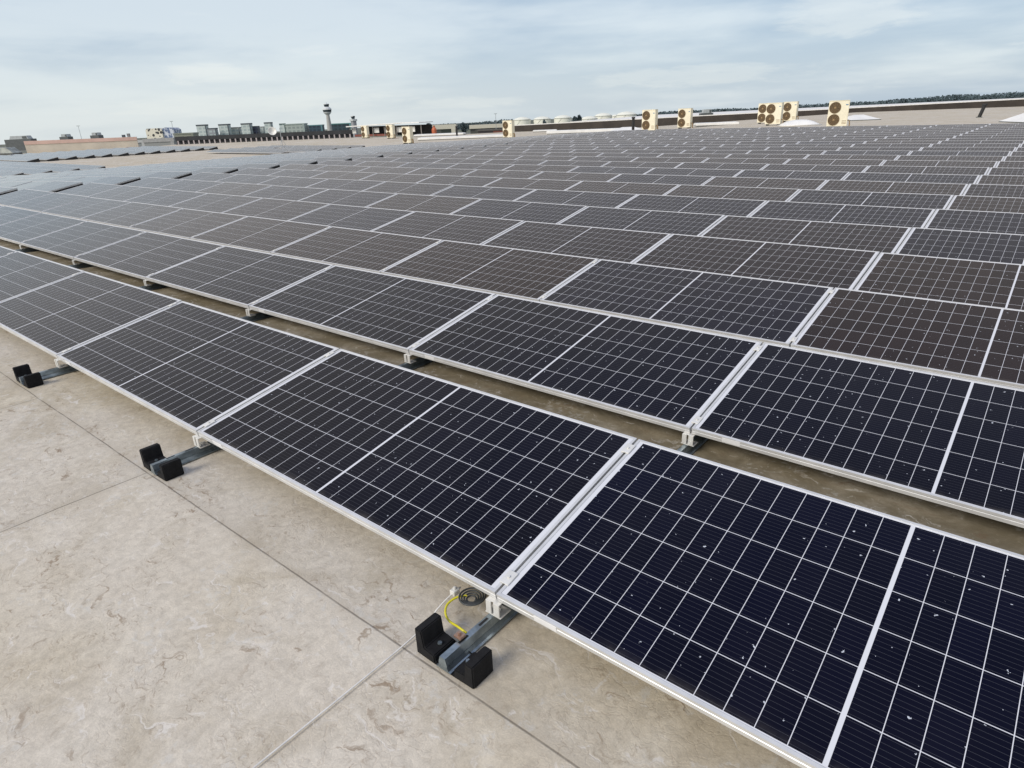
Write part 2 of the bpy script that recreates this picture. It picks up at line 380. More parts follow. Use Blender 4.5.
def roof_foot(px, d, off=0.0):
    q = R3.inverted() @ far_pt(px, 125, d)
    return Vector((q.x, q.y, zr(q.x) + off))
EDGE = [(1110, 79), (512, 96), (423, 93), (353, 101), (172, 101), (133, 92), (16, 88), (-60, 86)]
def roof_skin():
    """the membrane: one sheet cut to the outline of the building, folded where the roof falls"""
    back = [roof_foot(px, d, 0) for px, d in EDGE]
    pts = [(45, -30), (45, 90)] + [(q.x, q.y) for q in back] + [(-125, 20), (-125, -30)]
    bm = bmesh.new(); vs = [bm.verts.new((x, y, 0)) for x, y in pts]; bm.faces.new(vs)
    for xx in (-22.0, -46.0):
        bmesh.ops.bisect_plane(bm, geom=bm.verts[:] + bm.edges[:] + bm.faces[:], plane_co=(xx, 0, 0), plane_no=(1, 0, 0))
    rim = [e for e in bm.edges if e.is_boundary]
    ex = bmesh.ops.extrude_edge_only(bm, edges=rim)
    low = {v for v in ex['geom'] if isinstance(v, bmesh.types.BMVert)}
    for v in bm.verts: v.co.z = -14.0 if v in low else zr(v.co.x)
    bmesh.ops.recalc_face_normals(bm, faces=bm.faces)
    if max(bm.faces, key=lambda f: f.calc_area()).normal.z < 0: bmesh.ops.reverse_faces(bm, faces=bm.faces)
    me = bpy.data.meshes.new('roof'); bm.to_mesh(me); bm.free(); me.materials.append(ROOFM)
    return structure(link('roof', me))

# ------------------------------------------------------------------ solar panels
TILT = 0.18243
X0, Y1, ROWP, ZLOW = -1.2038, 1.2946, 1.52275, 0.152
def frame_mesh():
    M = MB(); prof = [(0.011, 0.0), (0.0, 0.0), (0.0, -0.012), (0.0016, -0.0132), (0.0016, -0.0168), (0.0, -0.018), (0.0, -0.035), (0.028, -0.035), (0.028, -0.033), (0.011, -0.033)]
    vs = []
    for ins, z in prof:
        a, c = PL / 2 - ins, ins
        vs += [(-a, c, z), (a, c, z), (a, PW - c, z), (-a, PW - c, z)]
    n = len(prof)
    M.add(vs, [(k * 4 + i, k * 4 + (i + 1) % 4, ((k + 1) % n) * 4 + (i + 1) % 4, ((k + 1) % n) * 4 + i) for k in range(n) for i in range(4)])
    return M
TINTS = {'black': (0.0021, 0.0016, 0.0062), 'blue': (0.0012, 0.0012, 0.0085), 'brown': (0.0185, 0.0105, 0.0088), 'slate': (0.0130, 0.0080, 0.0100), 'navy': (0.0058, 0.0048, 0.0120)}
GV = [(-PL / 2 + .011, .011, -0.0025), (PL / 2 - .011, .011, -0.0025), (PL / 2 - .011, PW - .011, -0.0025), (-PL / 2 + .011, PW - .011, -0.0025)]
def glass_mesh(tint):
    M = MB(); z = -0.0065
    M.add(GV + [(x, y, z) for x, y, _ in GV], [(0, 1, 2, 3), (7, 6, 5, 4), (0, 4, 5, 1), (1, 5, 6, 2), (2, 6, 7, 3), (3, 7, 4, 0)])
    me = M.mesh('laminate', [GLASS, BACK])
    me.polygons[1].material_index = 1
    uv = me.uv_layers.new(name='UVMap')
    for lp in me.loops:
        c = me.vertices[lp.vertex_index].co; uv.data[lp.index].uv = (c.x + PL / 2, c.y)
    at = me.color_attributes.new('tint', 'FLOAT_COLOR', 'POINT')
    for d in at.data: d.color = TINTS[tint] + (1,)
    return me
FRAME_ME = frame_mesh().mesh('frame', ALU)
GLASS_ME = {k: glass_mesh(k) for k in TINTS}
_s = MB(); _s.box(-PL / 2 + 0.16, -PL / 2 + 0.25, -0.0012, 0.0004, -0.0295, -0.0055)
STICK_ME = _s.mesh('barcode_sticker', STICK)

def end_plate():
    M = MB(); c = math.tan(TILT)
    M.prism([(0.01, -ZLOW + .012), (0.01, -.037), (PW - .01, -.037), (PW - .01, -ZLOW - PW * c + .012)], 'x', PL / 2 - .004, PL / 2)
    return M
PLATE_ME = end_plate().mesh('end_plate', DARK)
_w = MB(); _c = math.tan(TILT)
_w.add([(-PL / 2, PW - .002, -.037), (PL / 2, PW - .002, -.037), (PL / 2, PW - .055, -ZLOW - PW * _c + .02), (-PL / 2, PW - .055, -ZLOW - PW * _c + .02),
        (-PL / 2, PW - .004, -.037), (PL / 2, PW - .004, -.037), (PL / 2, PW - .057, -ZLOW - PW * _c + .02), (-PL / 2, PW - .057, -ZLOW - PW * _c + .02)],
       [(0, 1, 2, 3), (7, 6, 5, 4), (0, 4, 5, 1), (1, 5, 6, 2), (2, 6, 7, 3), (3, 7, 4, 0)])
ADDED_SHEET_ME = _w.mesh('added_rear_sheet', DARK)  # unseen rear sheets, added on the front rows to keep the floor beneath dark
def place(xl, y, z0, z1):
    """matrix of a panel whose low edge runs from (xl, y, z0) along +x to z1"""
    q = random.Random(int(xl * 37) * 1009 + int(y * 53)); tl = TILT + q.gauss(0, 0.0022)
    ex = Vector((PITCH, 0, z1 - z0 + q.gauss(0, 0.0025))).normalized()
    ey = Vector((0, math.cos(tl), math.sin(tl))); ez = ex.cross(ey).normalized(); ey = ez.cross(ex)
    c = Vector((xl + PITCH / 2, y + q.gauss(0, .0015), ZLOW + (z0 + z1) / 2 + q.gauss(0, .001)))
    return Matrix(((ex.x, ey.x, ez.x, c.x), (ex.y, ey.y, ez.y, c.y), (ex.z, ey.z, ez.z, c.z), (0, 0, 0, 1)))
cells = []                                             # (block, row, column, x of left end, y)
for row in range(1, 26):
    y = Y1 + (row - 1) * ROWP
    for i in range(-9, 2): cells.append(('A', row, i, X0 + i * PITCH, y))
    if row >= 3:
        for j in range(1, 13): cells.append(('B', row, j, X0 - 9 * PITCH - 0.62 - j * PITCH, y))
    if 4 <= row <= 11:
        for j in range(1, 19): cells.append(('C', row, j, -48.6 - j * PITCH, y))
    if 13 <= row <= 24:
        for j in range(1, 10): cells.append(('D', row, j, -71.6 - j * PITCH, y))
    if row >= 22:
        for j in range(1, 8): cells.append(('E', row, j, -48.6 - j * PITCH, y))
    if row == 21:
        for j in range(2, 8): cells.append(('E', row, j, -48.6 - j * PITCH, y))
scored = []
for c in cells:
    b, row, i, xl, y = c
    Mx = place(xl, y, zr(xl), zr(xl + PITCH))
    pts = [project(Mx @ Vector(q)) for q in GV]
    if None in pts: continue
    inside = [p for p in pts if -6 < p[0] < 1030 and 0 < p[1] < 774]
    xs = [min(max(p[0], 0), 1024) for p in pts]; ys = [min(max(p[1], 0), 768) for p in pts]
    area = abs(sum(xs[k] * ys[(k + 1) % 4] - xs[(k + 1) % 4] * ys[k] for k in range(4))) / 2
    near = [p for p in pts if -200 < p[0] < 1300 and p[1] < 950]
    if inside and area > 0: scored.append((area, c, Mx))
    elif near and b == 'A': scored.append((0.0, c, Mx))
scored.sort(key=lambda q: -q[0])
ORD = ['zeroth', 'first', 'second', 'third', 'fourth', 'fifth', 'sixth', 'seventh', 'eighth', 'ninth', 'tenth', 'eleventh', 'twelfth', 'thirteenth', 'fourteenth', 'fifteenth', 'sixteenth', 'seventeenth', 'eighteenth', 'nineteenth', 'twentieth', 'twenty-first', 'twenty-second', 'twenty-third', 'twenty-fourth', 'twenty-fifth']
ROWTINT = {1: 'black', 2: 'black', 3: 'brown', 4: 'slate', 5: 'navy', 6: 'navy', 7: 'brown', 8: 'brown', 9: 'navy', 10: 'slate', 11: 'brown', 12: 'brown', 13: 'slate'}
def tint_of(b, row, i):
    rnd = random.Random(row * 131 + i * 17 + ord(b))
    if b == 'A' and row == 1: return 'blue' if i >= 0 else 'black'
    t = ROWTINT.get(row, 'slate')
    if row > 2 and rnd.random() < 0.28: t = rnd.choice(['slate', 'navy', 'brown'])
    return t
proto = None
first300 = [q for q in scored if q[0] > 0][:300]
rest = [q for q in scored if q[0] > 0][300:]
for area, (b, row, i, xl, y), Mx in first300:
    o = link('solar_panel', None); o.matrix_world = Mx
    if b == 'A':
        pos = ('just right of' if i == 0 else '%s right of' % ORD[i + 1] if i > 0 else '%s panel left of' % ORD[-i])
        if i == 0: lab = 'dark glass solar panel in the %s row back, just right of the yellow-wired rail line' % ORD[row]
        elif i > 0: lab = 'dark glass solar panel in the %s row back, second right of the yellow-wired rail line' % ORD[row]
        else: lab = 'dark glass solar panel in the %s row back, %s left of the yellow-wired rail line' % (ORD[row], ORD[-i])
    else:
        lab = 'greyish solar panel beyond the walkway gap, %s row back, %s past the gap' % (ORD[row], ORD[i])
    tag(o, lab, 'solar panel', 'solar panels standing in tilted rows on the flat roof')
    link('frame', FRAME_ME, o); link('laminate', GLASS_ME[tint_of(b, row, i)], o)
    if b == 'A' and row <= 5: link('added_rear_sheet', ADDED_SHEET_ME, o)
    if b != 'A' and i == 1: link('end_plate', PLATE_ME, o)
    if b == 'A' and row <= 2 and -2 <= i <= 0: link('barcode_sticker', STICK_ME, o)

def far_panels():
    M = MB(); mats = []; tints = []; uvs = []
    fr = frame_mesh(); ep = end_plate()
    for area, (b, row, i, xl, y), Mx in rest:
        n0 = len(M.f)
        M.add([Mx @ Vector(q) for q in fr.v], fr.f)
        mats += [0] * (len(M.f) - n0); 
        k = len(M.v)
        M.add([Mx @ Vector(q) for q in GV], [(0, 1, 2, 3)]); mats.append(1)
        tints.append((k, TINTS[tint_of(b, row, i)]))
        M.add([Mx @ Vector((x, yy, -0.03)) for x, yy, _ in GV], [(3, 2, 1, 0)]); mats.append(2)
    for area, (b, row, i, xl, y), Mx in rest:
        if i == 1 and b != 'A': M.add([Mx @ Vector(q) for q in ep.v], ep.f); mats += [3] * len(ep.f)
    me = bpy.data.meshes.new('far_panels'); me.from_pydata(M.v, [], M.f); me.update()
    for m in (ALU, GLASS, BACK, DARK): me.materials.append(m)
    me.polygons.foreach_set('material_index', mats)
    uv = me.uv_layers.new(name='UVMap'); at = me.color_attributes.new('tint', 'FLOAT_COLOR', 'POINT')
    gi = {}
    for k, t in tints:
        for q in range(4):
            at.data[k + q].color = t + (1,); gi[k + q] = (GV[q][0] + PL / 2, GV[q][1])
    for lp in me.loops:
        if lp.vertex_index in gi: uv.data[lp.index].uv = gi[lp.vertex_index]
    o = link('solar_panels', me)
    tag(o, 'far rows of tilted solar panels fading to grey across the rest of the roof', 'solar panels', 'solar panels standing in tilted rows on the flat roof')
    o['kind'] = 'stuff'
far_panels()
roof_skin()

# ------------------------------------------------------------------ rails under the joints, with feet, brackets and clamps
def rail_parts():
    M = MB()
    M.prism([(-.032, 0), (-.032, .004), (-.024, .006), (-.017, .020), (-.019, .026), (-.0115, .052), (.0115, .052), (.019, .026), (.017, .020), (.024, .006), (.032, .004), (.032, 0)], 'y', 0.0, 5.9)
    rail = M.mesh('channel', GALV)
    M = MB()
    M.box(-.0045, .0045, -.022, .022, .0523, .0530)
    slots = M.mesh('slot', DARK)
    M = MB()     # one moulded rubber block: base with two upright ears, the rail sits in the notch
    base, ear = .040, .105
    M.prism([(-.130, 0), (.130, 0), (.130, ear - .014), (.096, ear - .014), (.090, base), (.044, base - .006), (.043, .005), (-.043, .005), (-.044, base - .006), (-.090, base), (-.098, ear), (-.130, ear)], 'y', -0.012, 0.085)
    foot = M.mesh('rubber_foot', RUBBER, 0.004)
    M = MB()
    M.box(-.035, .035, -.005, .052, 0.0, .004); M.box(-.030, -.006, -.006, -.001, .0042, .0575); M.box(.004, .030, -.006, -.001, .0042, .0575)
    M.box(-.030, .030, -.001, .046, .0545, .0575); M.box(-.011, .011, .010, .030, .0042, .012)
    B = MB()
    for x_ in (-.064, .064): B.cyl((x_, .036, base - .001), .008, .008, .006, 6)
    global BOLT; BOLT = B.mesh('bolt', GALV)
    br = M.mesh('bracket', BRACKET, 0.001)
    M = MB()
    M.box(-.020, -.016, 0, .05, 0, .214); M.box(.016, .020, 0, .05, 0, .214); M.box(-.016, .016, .046, .05, 0, .214)
    post = M.mesh('rear_post', BRACKET, 0.001)
    M = MB(); M.box(-.019, .019, -.03, .03, 0.0, .004); M.cyl((0, 0, .004), .006, .006, .005, 6)
    cl = M.mesh('clamp', BRACKET, 0.0008)
    return rail, slots, foot, br, post, cl
RAIL, SLOT, FOOT, BRK, POST, CLAMP = rail_parts()
RAIL_LABEL = {0: 'galvanised rail in a black rubber foot with the yellow earth wire',
              -1: 'galvanised rail in a black rubber foot, the middle foot along the front edge',
              -2: 'galvanised rail in a black rubber foot at the far left of the front edge',
              -3: 'galvanised rail in the roof gap behind the front row, third left of the yellow wire',
              -4: 'galvanised rail in the roof gap behind the front row, fourth left of the yellow wire',
              -5: 'galvanised rail in the roof gap behind the front row, fifth left of the yellow wire'}
Y_RAIL = 1.056
for i in range(-5, 1):
    t = thing('mounting_rail', RAIL_LABEL[i], 'rail', (X0 - 0.014 + i * PITCH, Y_RAIL, 0.0), 0, 'rails under the panel joints')
    q = link('channel', RAIL, t); q.location = (0, -.016, 0.0055)
    for y_ in (0.10, 0.20):
        sl = link('slot', SLOT, q); sl.location = (0, y_, 0)
    if i >= -2: link('bolt', BOLT, link('rubber_foot', FOOT, t))
    for row in (1, 2, 3):
        yl = Y1 + (row - 1) * ROWP - Y_RAIL
        b = link('bracket', BRK, t); b.location = (0.007, yl - 0.008, 0.0580)
        if row > 1:
            for s_ in (0.0,): pass
        p = link('rear_post', POST, t); p.location = (0, yl + PW * math.cos(TILT) - 0.07, 0.0580)
        for dd in (0.075, PW - 0.085):
            c = link('clamp', CLAMP, t)
            c.location = (0.014, yl + dd * math.cos(TILT), ZLOW + dd * math.sin(TILT) + .0006); c.rotation_euler = (TILT, 0, 0)

# lightning conductor, earth wire and coiled cable by the nearest foot
WHITE_ROD = paint('conductor_alloy', (0.76, 0.73, 0.68), 0.45, 0.1, 0.1, 20)
YELLOW = paint('yellow_green_pvc', (0.62, 0.55, 0.02), 0.4, 0, 0.1, 30)
M = MB()
M.tube(smooth_pts([(-1.404, -0.9, .010), (-1.400, -0.2, .010), (-1.394, 0.5, .010), (-1.396, 1.07, .014), (-1.400, 1.20, .046), (-1.402, 1.265, .056), (-1.402, 1.32, .058)], 6), .0030)
rod = thing('lightning_conductor', 'thin pale metal rod running over the roof to the yellow-wired foot', 'cable', (-1.37, 0.2, 0))
o = M.build('rod', WHITE_ROD, None, smooth=True); o.parent = rod; o.matrix_parent_inverse = Matrix.Translation((1.37, -0.2, 0))
M = MB(); M.box(-1.414, -1.390, 1.275, 1.305, .048, .070); M.cyl((-1.402, 1.29, .070), .007, .007, .010, 6)
o = M.build('connector', BRACKET, None, 0.002); o.parent = rod; o.matrix_parent_inverse = Matrix.Translation((1.37, -0.2, 0))
M = MB()
M.tube(smooth_pts([(-1.222, 1.160, .067), (-1.260, 1.160, .072), (-1.315, 1.172, .058), (-1.362, 1.200, .046), (-1.384, 1.232, .050), (-1.378, 1.272, .056), (-1.352, 1.302, .058)], 8), .0042)
ew = thing('earth_wire', 'short yellow wire looping from the rail end to the metal connector', 'wire', (-1.232, 1.135, .066))
o = M.build('wire', YELLOW, None, smooth=True); o.parent = ew; o.matrix_parent_inverse = Matrix.Translation((1.232, -1.135, -.066))
M = MB(); M.box(-1.246, -1.214, 1.122, 1.150, .0655, .074); M.cyl((-1.230, 1.136, .074), .007, .007, .011, 6)
o = M.build('lug', paint('copper_lug', (0.45, 0.30, 0.22), 0.4, 0.7), None, 0.0015); o.parent = ew; o.matrix_parent_inverse = Matrix.Translation((1.232, -1.135, -.066))
M = MB(); pts = []; cc = on_roof(472, 598.5, .055)
for k in range(0, 92):
    a = k * 0.3; rr = .014 + .00042 * k
    pts.append((cc.x + rr * math.cos(a), cc.y + rr * math.sin(a), .052 + .0006 * k * 0.3))
M.tube(pts, .0036, 6)
tag(M.build('cable_coil', paint('black_cable', (0.05, 0.055, 0.055), 0.5), None, smooth=True), 'small coil of dark cable tucked under the panel corner', 'cable')

# ------------------------------------------------------------------ things standing on the roof beyond the panels
CREAM = paint('ac_cream', (0.80, 0.74, 0.57), 0.5, 0, 0.05, 2)
GRILLE = paint('ac_grille', (0.27, 0.18, 0.085), 0.6, 0, 0.2, 12)
GDARK = paint('ac_fan_dark', (0.085, 0.055, 0.028), 0.6)
BADGE = paint('ac_badge', (0.16, 0.26, 0.36), 0.4)
AW, AD, AH = 1.12, 0.42, 1.42
def ac_meshes():
    M = MB(); M.box(-AW / 2, AW / 2, -AD / 2, AD / 2, 0.09, 0.09 + AH)
    cab = M.mesh('cabinet', CREAM, 0.02)
    M = MB(); M.box(-AW / 2 - .01, AW / 2 + .01, -AD / 2 - .01, AD / 2 + .01, 0.09 + AH + .002, 0.125 + AH)
    lid = M.mesh('lid', CREAM, 0.01)
    M = MB()
    for sx in (-1, 1): M.box(sx * .40 - .03, sx * .40 + .03, -AD / 2 - .06, AD / 2 + .06, 0, 0.09)
    feet = M.mesh('mounting_foot', DARK)
    M = MB(); cx, R = -0.20, 0.31
    n = 28
    for k, rr in enumerate((R, .24, .17, .10)):     # concentric wire rings
        vs = []; t = .014 if k == 0 else .008
        for i in range(n):
            a = 2 * math.pi * i / n
            for dr, dy in ((-t, 0), (0, -t), (t, 0), (0, t)): vs.append((cx + (rr + dr) * math.cos(a), -AD / 2 - .02 + dy, (rr + dr) * math.sin(a)))
        M.add(vs, [(i * 4 + q, i * 4 + (q + 1) % 4, ((i + 1) % n) * 4 + (q + 1) % 4, ((i + 1) % n) * 4 + q) for i in range(n) for q in range(4)])
    for k in range(12):
        a = 2 * math.pi * k / 12
        M.tube([(cx + .05 * math.cos(a), -AD / 2 - .021, .05 * math.sin(a)), (cx + R * math.cos(a), -AD / 2 - .021, R * math.sin(a))], .006, 4)
    M.cyl((cx, -AD / 2 - .028, 0), .06, .06, .012, 14, 'y')
    gr = M.mesh('fan_grille', GRILLE)
    M = MB(); M.cyl((cx, -AD / 2 - .004, 0), R - .003, R - .003, .006, 28, 'y'); fan = M.mesh('fan_opening', GDARK)
    M = MB()
    for z in (0.22, 0.30, 0.38): M.box(.26, .50, -AD / 2 - .004, -AD / 2 + .01, z, z + .03)
    lou = M.mesh('louvre', GRILLE)
    M = MB(); M.box(.36, .50, -AD / 2 - .005, -AD / 2 + .01, 1.26, 1.32); bd = M.mesh('badge', BADGE)
    M = MB()
    for k, (y_, r) in enumerate(((-.06, .022), (.02, .03))): M.tube(smooth_pts([(AW / 2 - .01, y_, .42), (AW / 2 + .10, y_, .40), (AW / 2 + .14, y_, .26), (AW / 2 + .15, y_ + .05, .03), (AW / 2 + .20, y_ + .5, .03)], 4), r, 6)
    global PIPE; PIPE = M.mesh('pipe', GRILLE)
    return cab, lid, feet, gr, fan, lou, bd
CAB, LID, FEET, GRL, FAN, LOU, BDG = ac_meshes()
def ac_unit(pxc, pyb, hpx, label, rz=0.0):
    """stands on the roof skin under its foot line; its height there gives its size"""
    p = on_roof(pxc, pyb, 0)
    for _ in range(8): p = on_roof(pxc, pyb, zr(p.x))
    depth = (p - Vector((0, 0, CAMH))).dot(f_)
    t = thing('ac_unit', label, 'outdoor unit', p, rz, 'cream twin-fan outdoor units on the roof')
    k = 0.925 * hpx * depth / FPX / 1.50; t.scale = (k, k, k)
    for n, m in (('cabinet', CAB), ('lid', LID), ('mounting_foot', FEET), ('louvre', LOU), ('badge', BDG), ('pipe', PIPE)): link(n, m, t)
    for z_ in (0.09 + .37, 0.09 + 1.05):
        g = link('fan_grille', GRL, t); g.location = (0, 0, z_)
        f = link('fan_opening', FAN, g)
    return t
ac_unit(836, 127.8, 26.5, 'largest cream twin-fan unit, alone between the domed and hipped white skylights', rad(14))
ac_unit(773, 125.5, 22.0, 'cream twin-fan unit in front of the group of three beside the domed skylight')
ac_unit(764.5, 123.7, 19.8, 'cream twin-fan unit half hidden at the left of the group of three')
ac_unit(789, 121.9, 19.6, 'cream twin-fan unit behind at the right of the group of three')
ac_unit(684.5, 128.6, 19.6, 'cream twin-fan unit on dark feet, right one of the pair before the dark parapet')
ac_unit(649.3, 131.5, 21.2, 'cream twin-fan unit, left one of the pair before the dark parapet')
ac_unit(509, 138.2, 17.3, 'cream twin-fan unit standing alone at the left end of the dark parapet')
ac_unit(408.5, 143.7, 16.7, 'nearest and tallest cream twin-fan unit by the white roof canopy')
ac_unit(391.5, 138.5, 13.6, 'cream twin-fan unit under the right part of the white roof canopy')
ac_unit(366, 138.2, 12.2, 'smallest cream twin-fan unit under the left part of the white roof canopy')

WROOF = paint('white_skylight', (0.80, 0.79, 0.76), 0.4, 0, 0.06, 1)
KERB = paint('skylight_kerb', (0.07, 0.08, 0.07), 0.6)
def skylight(px, py, L, Wd, H, label, rz=0.0, shape='slab', name='skylight', lift=0.0):
    p = on_roof(px, py, 0); 
    for _ in range(6): p = on_roof(px, py, zr(p.x))
    t = thing(name, label, 'skylight', p, rz)
    M = MB(); M.box(-L / 2, L / 2, -Wd / 2, Wd / 2, 0, 0.05 + lift); M.build('kerb', KERB if shape != 'dome' else WROOF, t)
    M = MB(); z0 = 0.052 + lift
    if shape == 'slab':
        M.box(-L / 2 - .05, L / 2 + .05, -Wd / 2 - .05, Wd / 2 + .05, z0, z0 + H); b = 0.03
    elif shape == 'pyramid':
        M.add([(-L / 2, -Wd / 2, z0), (L / 2, -Wd / 2, z0), (L / 2, Wd / 2, z0), (-L / 2, Wd / 2, z0), (-L / 6, 0, z0 + H), (L / 6, 0, z0 + H)],
              [(3, 2, 1, 0), (0, 1, 5, 4), (2, 3, 4, 5), (1, 2, 5), (3, 0, 4)]); b = 0
    else:
        n, k = 16, 6; vs = []
        for j in range(k + 1):
            for i in range(n + 1):
                a, c = -1 + 2 * i / n, -1 + 2 * j / k
                vs.append((a * L / 2, c * Wd / 2, z0 + H * (1 - abs(a) ** 2.6) * (1 - abs(c) ** 3)))
        M.add(vs, [(j * (n + 1) + i, j * (n + 1) + i + 1, (j + 1) * (n + 1) + i + 1, (j + 1) * (n + 1) + i) for j in range(k) for i in range(n)])
        M.box(-L / 2 - .02, L / 2 + .02, -Wd / 2 - .02, Wd / 2 + .02, z0 - .05, z0 + .02); b = 0
    M.build('white_top', WROOF, t, b, smooth=(shape == 'dome'))
    return t
skylight(799, 125.5, 2.6, 1.4, 0.34, 'white domed skylight between the group of units and the largest unit', rad(35), 'dome')
skylight(858, 120.0, 2.2, 3.2, 0.34, 'white hipped skylight just right of the largest twin-fan unit', rad(35), 'pyramid')
skylight(1043, 121.5, 3.4, 2.6, 0.62, 'large white hipped skylight at the right edge behind the panels', rad(30), 'pyramid')
skylight(716, 125.6, 3.4, 1.6, 0.20, 'long flat white skylight right of the pair of units', rad(32), 'slab')
skylight(628, 131.0, 3.2, 2.6, 0.30, 'low white hipped skylight left of the pair of units', rad(30), 'pyramid')
skylight(585, 132.8, 8.0, 1.6, 0.28, 'long white skylight strip running along the panels under the dark parapet', rad(34), 'slab')
skylight(462, 138.6, 9.5, 2.4, 0.22, 'long white skylight strip left of the lone unit, nearer one', rad(36), 'slab')
skylight(440, 135.6, 6.5, 2.4, 0.20, 'shorter white skylight strip beside the dark roof post, farther one', rad(36), 'slab')
skylight(545, 131.6, 3.0, 2.0, 0.16, 'small white skylight behind the long strip, right of the lone unit', rad(34), 'slab')

# dark posts (roof vents)
def vent_post(px, py, h, label, lean=0.0):
    p = on_roof(px, py, 0)
    for _ in range(6): p = on_roof(px, py, zr(p.x))
    t = thing('vent_pipe', label, 'vent pipe', p)
    M = MB(); M.cyl((0, 0, 0), .20, .20, .05, 12); M.build('flange', KERB, t)
    M = MB(); M.prism([(math.cos(a * math.pi / 6) * .12, math.sin(a * math.pi / 6) * .12) for a in range(12)], 'z', .05, h)
    for k, v in enumerate(M.v): M.v[k] = (v[0] + lean * v[2], v[1] + lean * .3 * v[2], v[2])
    M.build('pipe', DARK, t)
    M = MB(); M.cyl((lean * h, lean * .3 * h, h), .17, .15, .12, 12); M.build('cap', DARK, t)
vent_post(979, 117.5, 0.8, 'dark leaning vent pipe on bare roof before the right parapet', 0.22)
vent_post(633, 131.2, 1.05, 'dark upright vent pipe beside the low white hipped skylight')
vent_post(457, 136.2, 1.05, 'dark upright vent pipe between the white skylight strips')

# parapet that closes the roof at the back
PBRN = paint('parapet_face', (0.042, 0.033, 0.026), 0.7, 0, 0.25, 0.6)
PCAP = paint('parapet_coping', (0.74, 0.72, 0.68), 0.5)
def parapet(name, a, b, pa, pb, h_a, h_b, mat, cap, capmat, th, label, base_a=None, base_b=None):
    """wall between two pixels of its foot line at given depths"""
    def foot(px, d, off):
        q = far_pt(px, 120, d); q = R3.inverted() @ q
        return Vector((q.x, q.y, zr(q.x) + off))
    A, B = foot(a, pa, 0), foot(b, pb, 0)
    d = Vector((B.x - A.x, B.y - A.y, 0)); L = d.length; d.normalize(); nrm = Vector((-d.y, d.x, 0))
    t = thing(name, label, 'parapet', A)
    def slab(z0, z1, o0, o1, nm, mt):
        vs = []
        for P, h in ((A, h_a), (B, h_b)):
            for o_, z in ((o0, z0(h)), (o1, z0(h)), (o1, z1(h)), (o0, z1(h))):
                q = P + nrm * o_ - A; vs.append((q.x, q.y, P.z - A.z + z))
        M = MB(); M.add(vs, [(0, 1, 2, 3), (7, 6, 5, 4), (0, 4, 5, 1), (1, 5, 6, 2), (2, 6, 7, 3), (3, 7, 4, 0)])
        return M.build(nm, mt, t)
    slab(lambda h: -0.6, lambda h: h, 0, th, 'wall', mat)
    slab(lambda h: h + .003, lambda h: h + cap, -.06, th + .08, 'coping', capmat)
    return A, B, t
parapet('roof_parapet', 513, 1110, 96, 79, 0.76, 0.90, PBRN, 0.10, PCAP, 0.35, 'long dark brown parapet with pale coping across the back of the roof')

# ------------------------------------------------------------------ left edge of the roof
TAN = paint('tan_render', (0.58, 0.52, 0.43), 0.75, 0, 0.12, 0.5)
PINK = paint('orange_coping', (0.62, 0.43, 0.36), 0.6, 0, 0.12, 0.4)
parapet('roof_parapet', 17, 132, 88, 92, 1.02, 0.95, TAN, 0.42, PINK, 0.35, 'tan parapet with salmon coping at the far left edge of the roof')

def rail_fence():
    """dark louvred screen with pale posts behind the far left panels"""
    def foot(px, d):
        q = R3.inverted() @ far_pt(px, 130, d); return Vector((q.x, q.y, zr(q.x)))
    A, B = foot(173, 100), foot(352, 100)
    d = (B - A); L = d.length; ang = math.atan2(d.y, d.x)
    t = thing('screen_fence', 'long dark louvred screen with pale posts below the office skyline', 'fence', A, ang)
    M = MB()
    M.box(0, L, 0, .08, .50, 1.04); M.box(0, L, .02, .06, .0, .12)
    M.build('louvre_panel', paint('screen_dark', (0.020, 0.022, 0.026), 0.6, 0, 0.3, 0.8), t)
    M = MB(); M.box(0, L, .30, .36, 0, .50); M.build('back_panel', paint('screen_back', (0.05, 0.048, 0.052), 0.7), t)
    n = 34
    M = MB(); M.box(-.09, .09, -.06, -.005, 0, .49)
    me = M.mesh('post', paint('screen_post', (0.40, 0.36, 0.36), 0.6))
    for k in range(n):
        p = link('post', me, t); p.location = (L * (k + .5) / n, 0, 0)
rail_fence()

def canopy():
    q = R3.inverted() @ far_pt(349, 130, 104); A = Vector((q.x, q.y, zr(q.x)))
    q = R3.inverted() @ far_pt(422, 130, 98); B = Vector((q.x, q.y, zr(q.x)))
    L = (B - A).length; ang = math.atan2(B.y - A.y, B.x - A.x)
    t = thing('roof_canopy', 'white flat-roofed plant canopy with white panels behind the three left units', 'canopy', A, ang)
    wh = paint('canopy_white', (0.80, 0.79, 0.75), 0.5)
    M = MB(); M.prism([(0, 1.36), (L * .72, 1.62), (L, 1.62), (L, 1.72), (L * .72, 1.74), (0, 1.50)], 'y', -.6, 3.0); M.build('canopy_roof', wh, t)
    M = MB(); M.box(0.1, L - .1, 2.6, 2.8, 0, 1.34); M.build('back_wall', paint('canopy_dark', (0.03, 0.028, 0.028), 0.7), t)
    me = MB(); me.box(-.46, .46, 0, .08, .46, 1.16); me = me.mesh('white_panel', wh)
    for k in range(6):
        p = link('white_panel', me, t); p.location = (.6 + k * (L - 1.2) / 5.6, .3, 0)
    me = MB(); me.box(-.05, .05, 0, .1, 0, 1.37); me = me.mesh('column', paint('canopy_post', (0.25, 0.23, 0.21), 0.6))
    for k in range(7):
        p = link('column', me, t); p.location = (.15 + k * (L - .3) / 6, 0, 0)
    M = MB(); M.box(0.6, L * .5, .45, .7, 0, .28); M.build('red_base', paint('brick_red', (0.24, 0.08, 0.06), 0.8), t)
canopy()

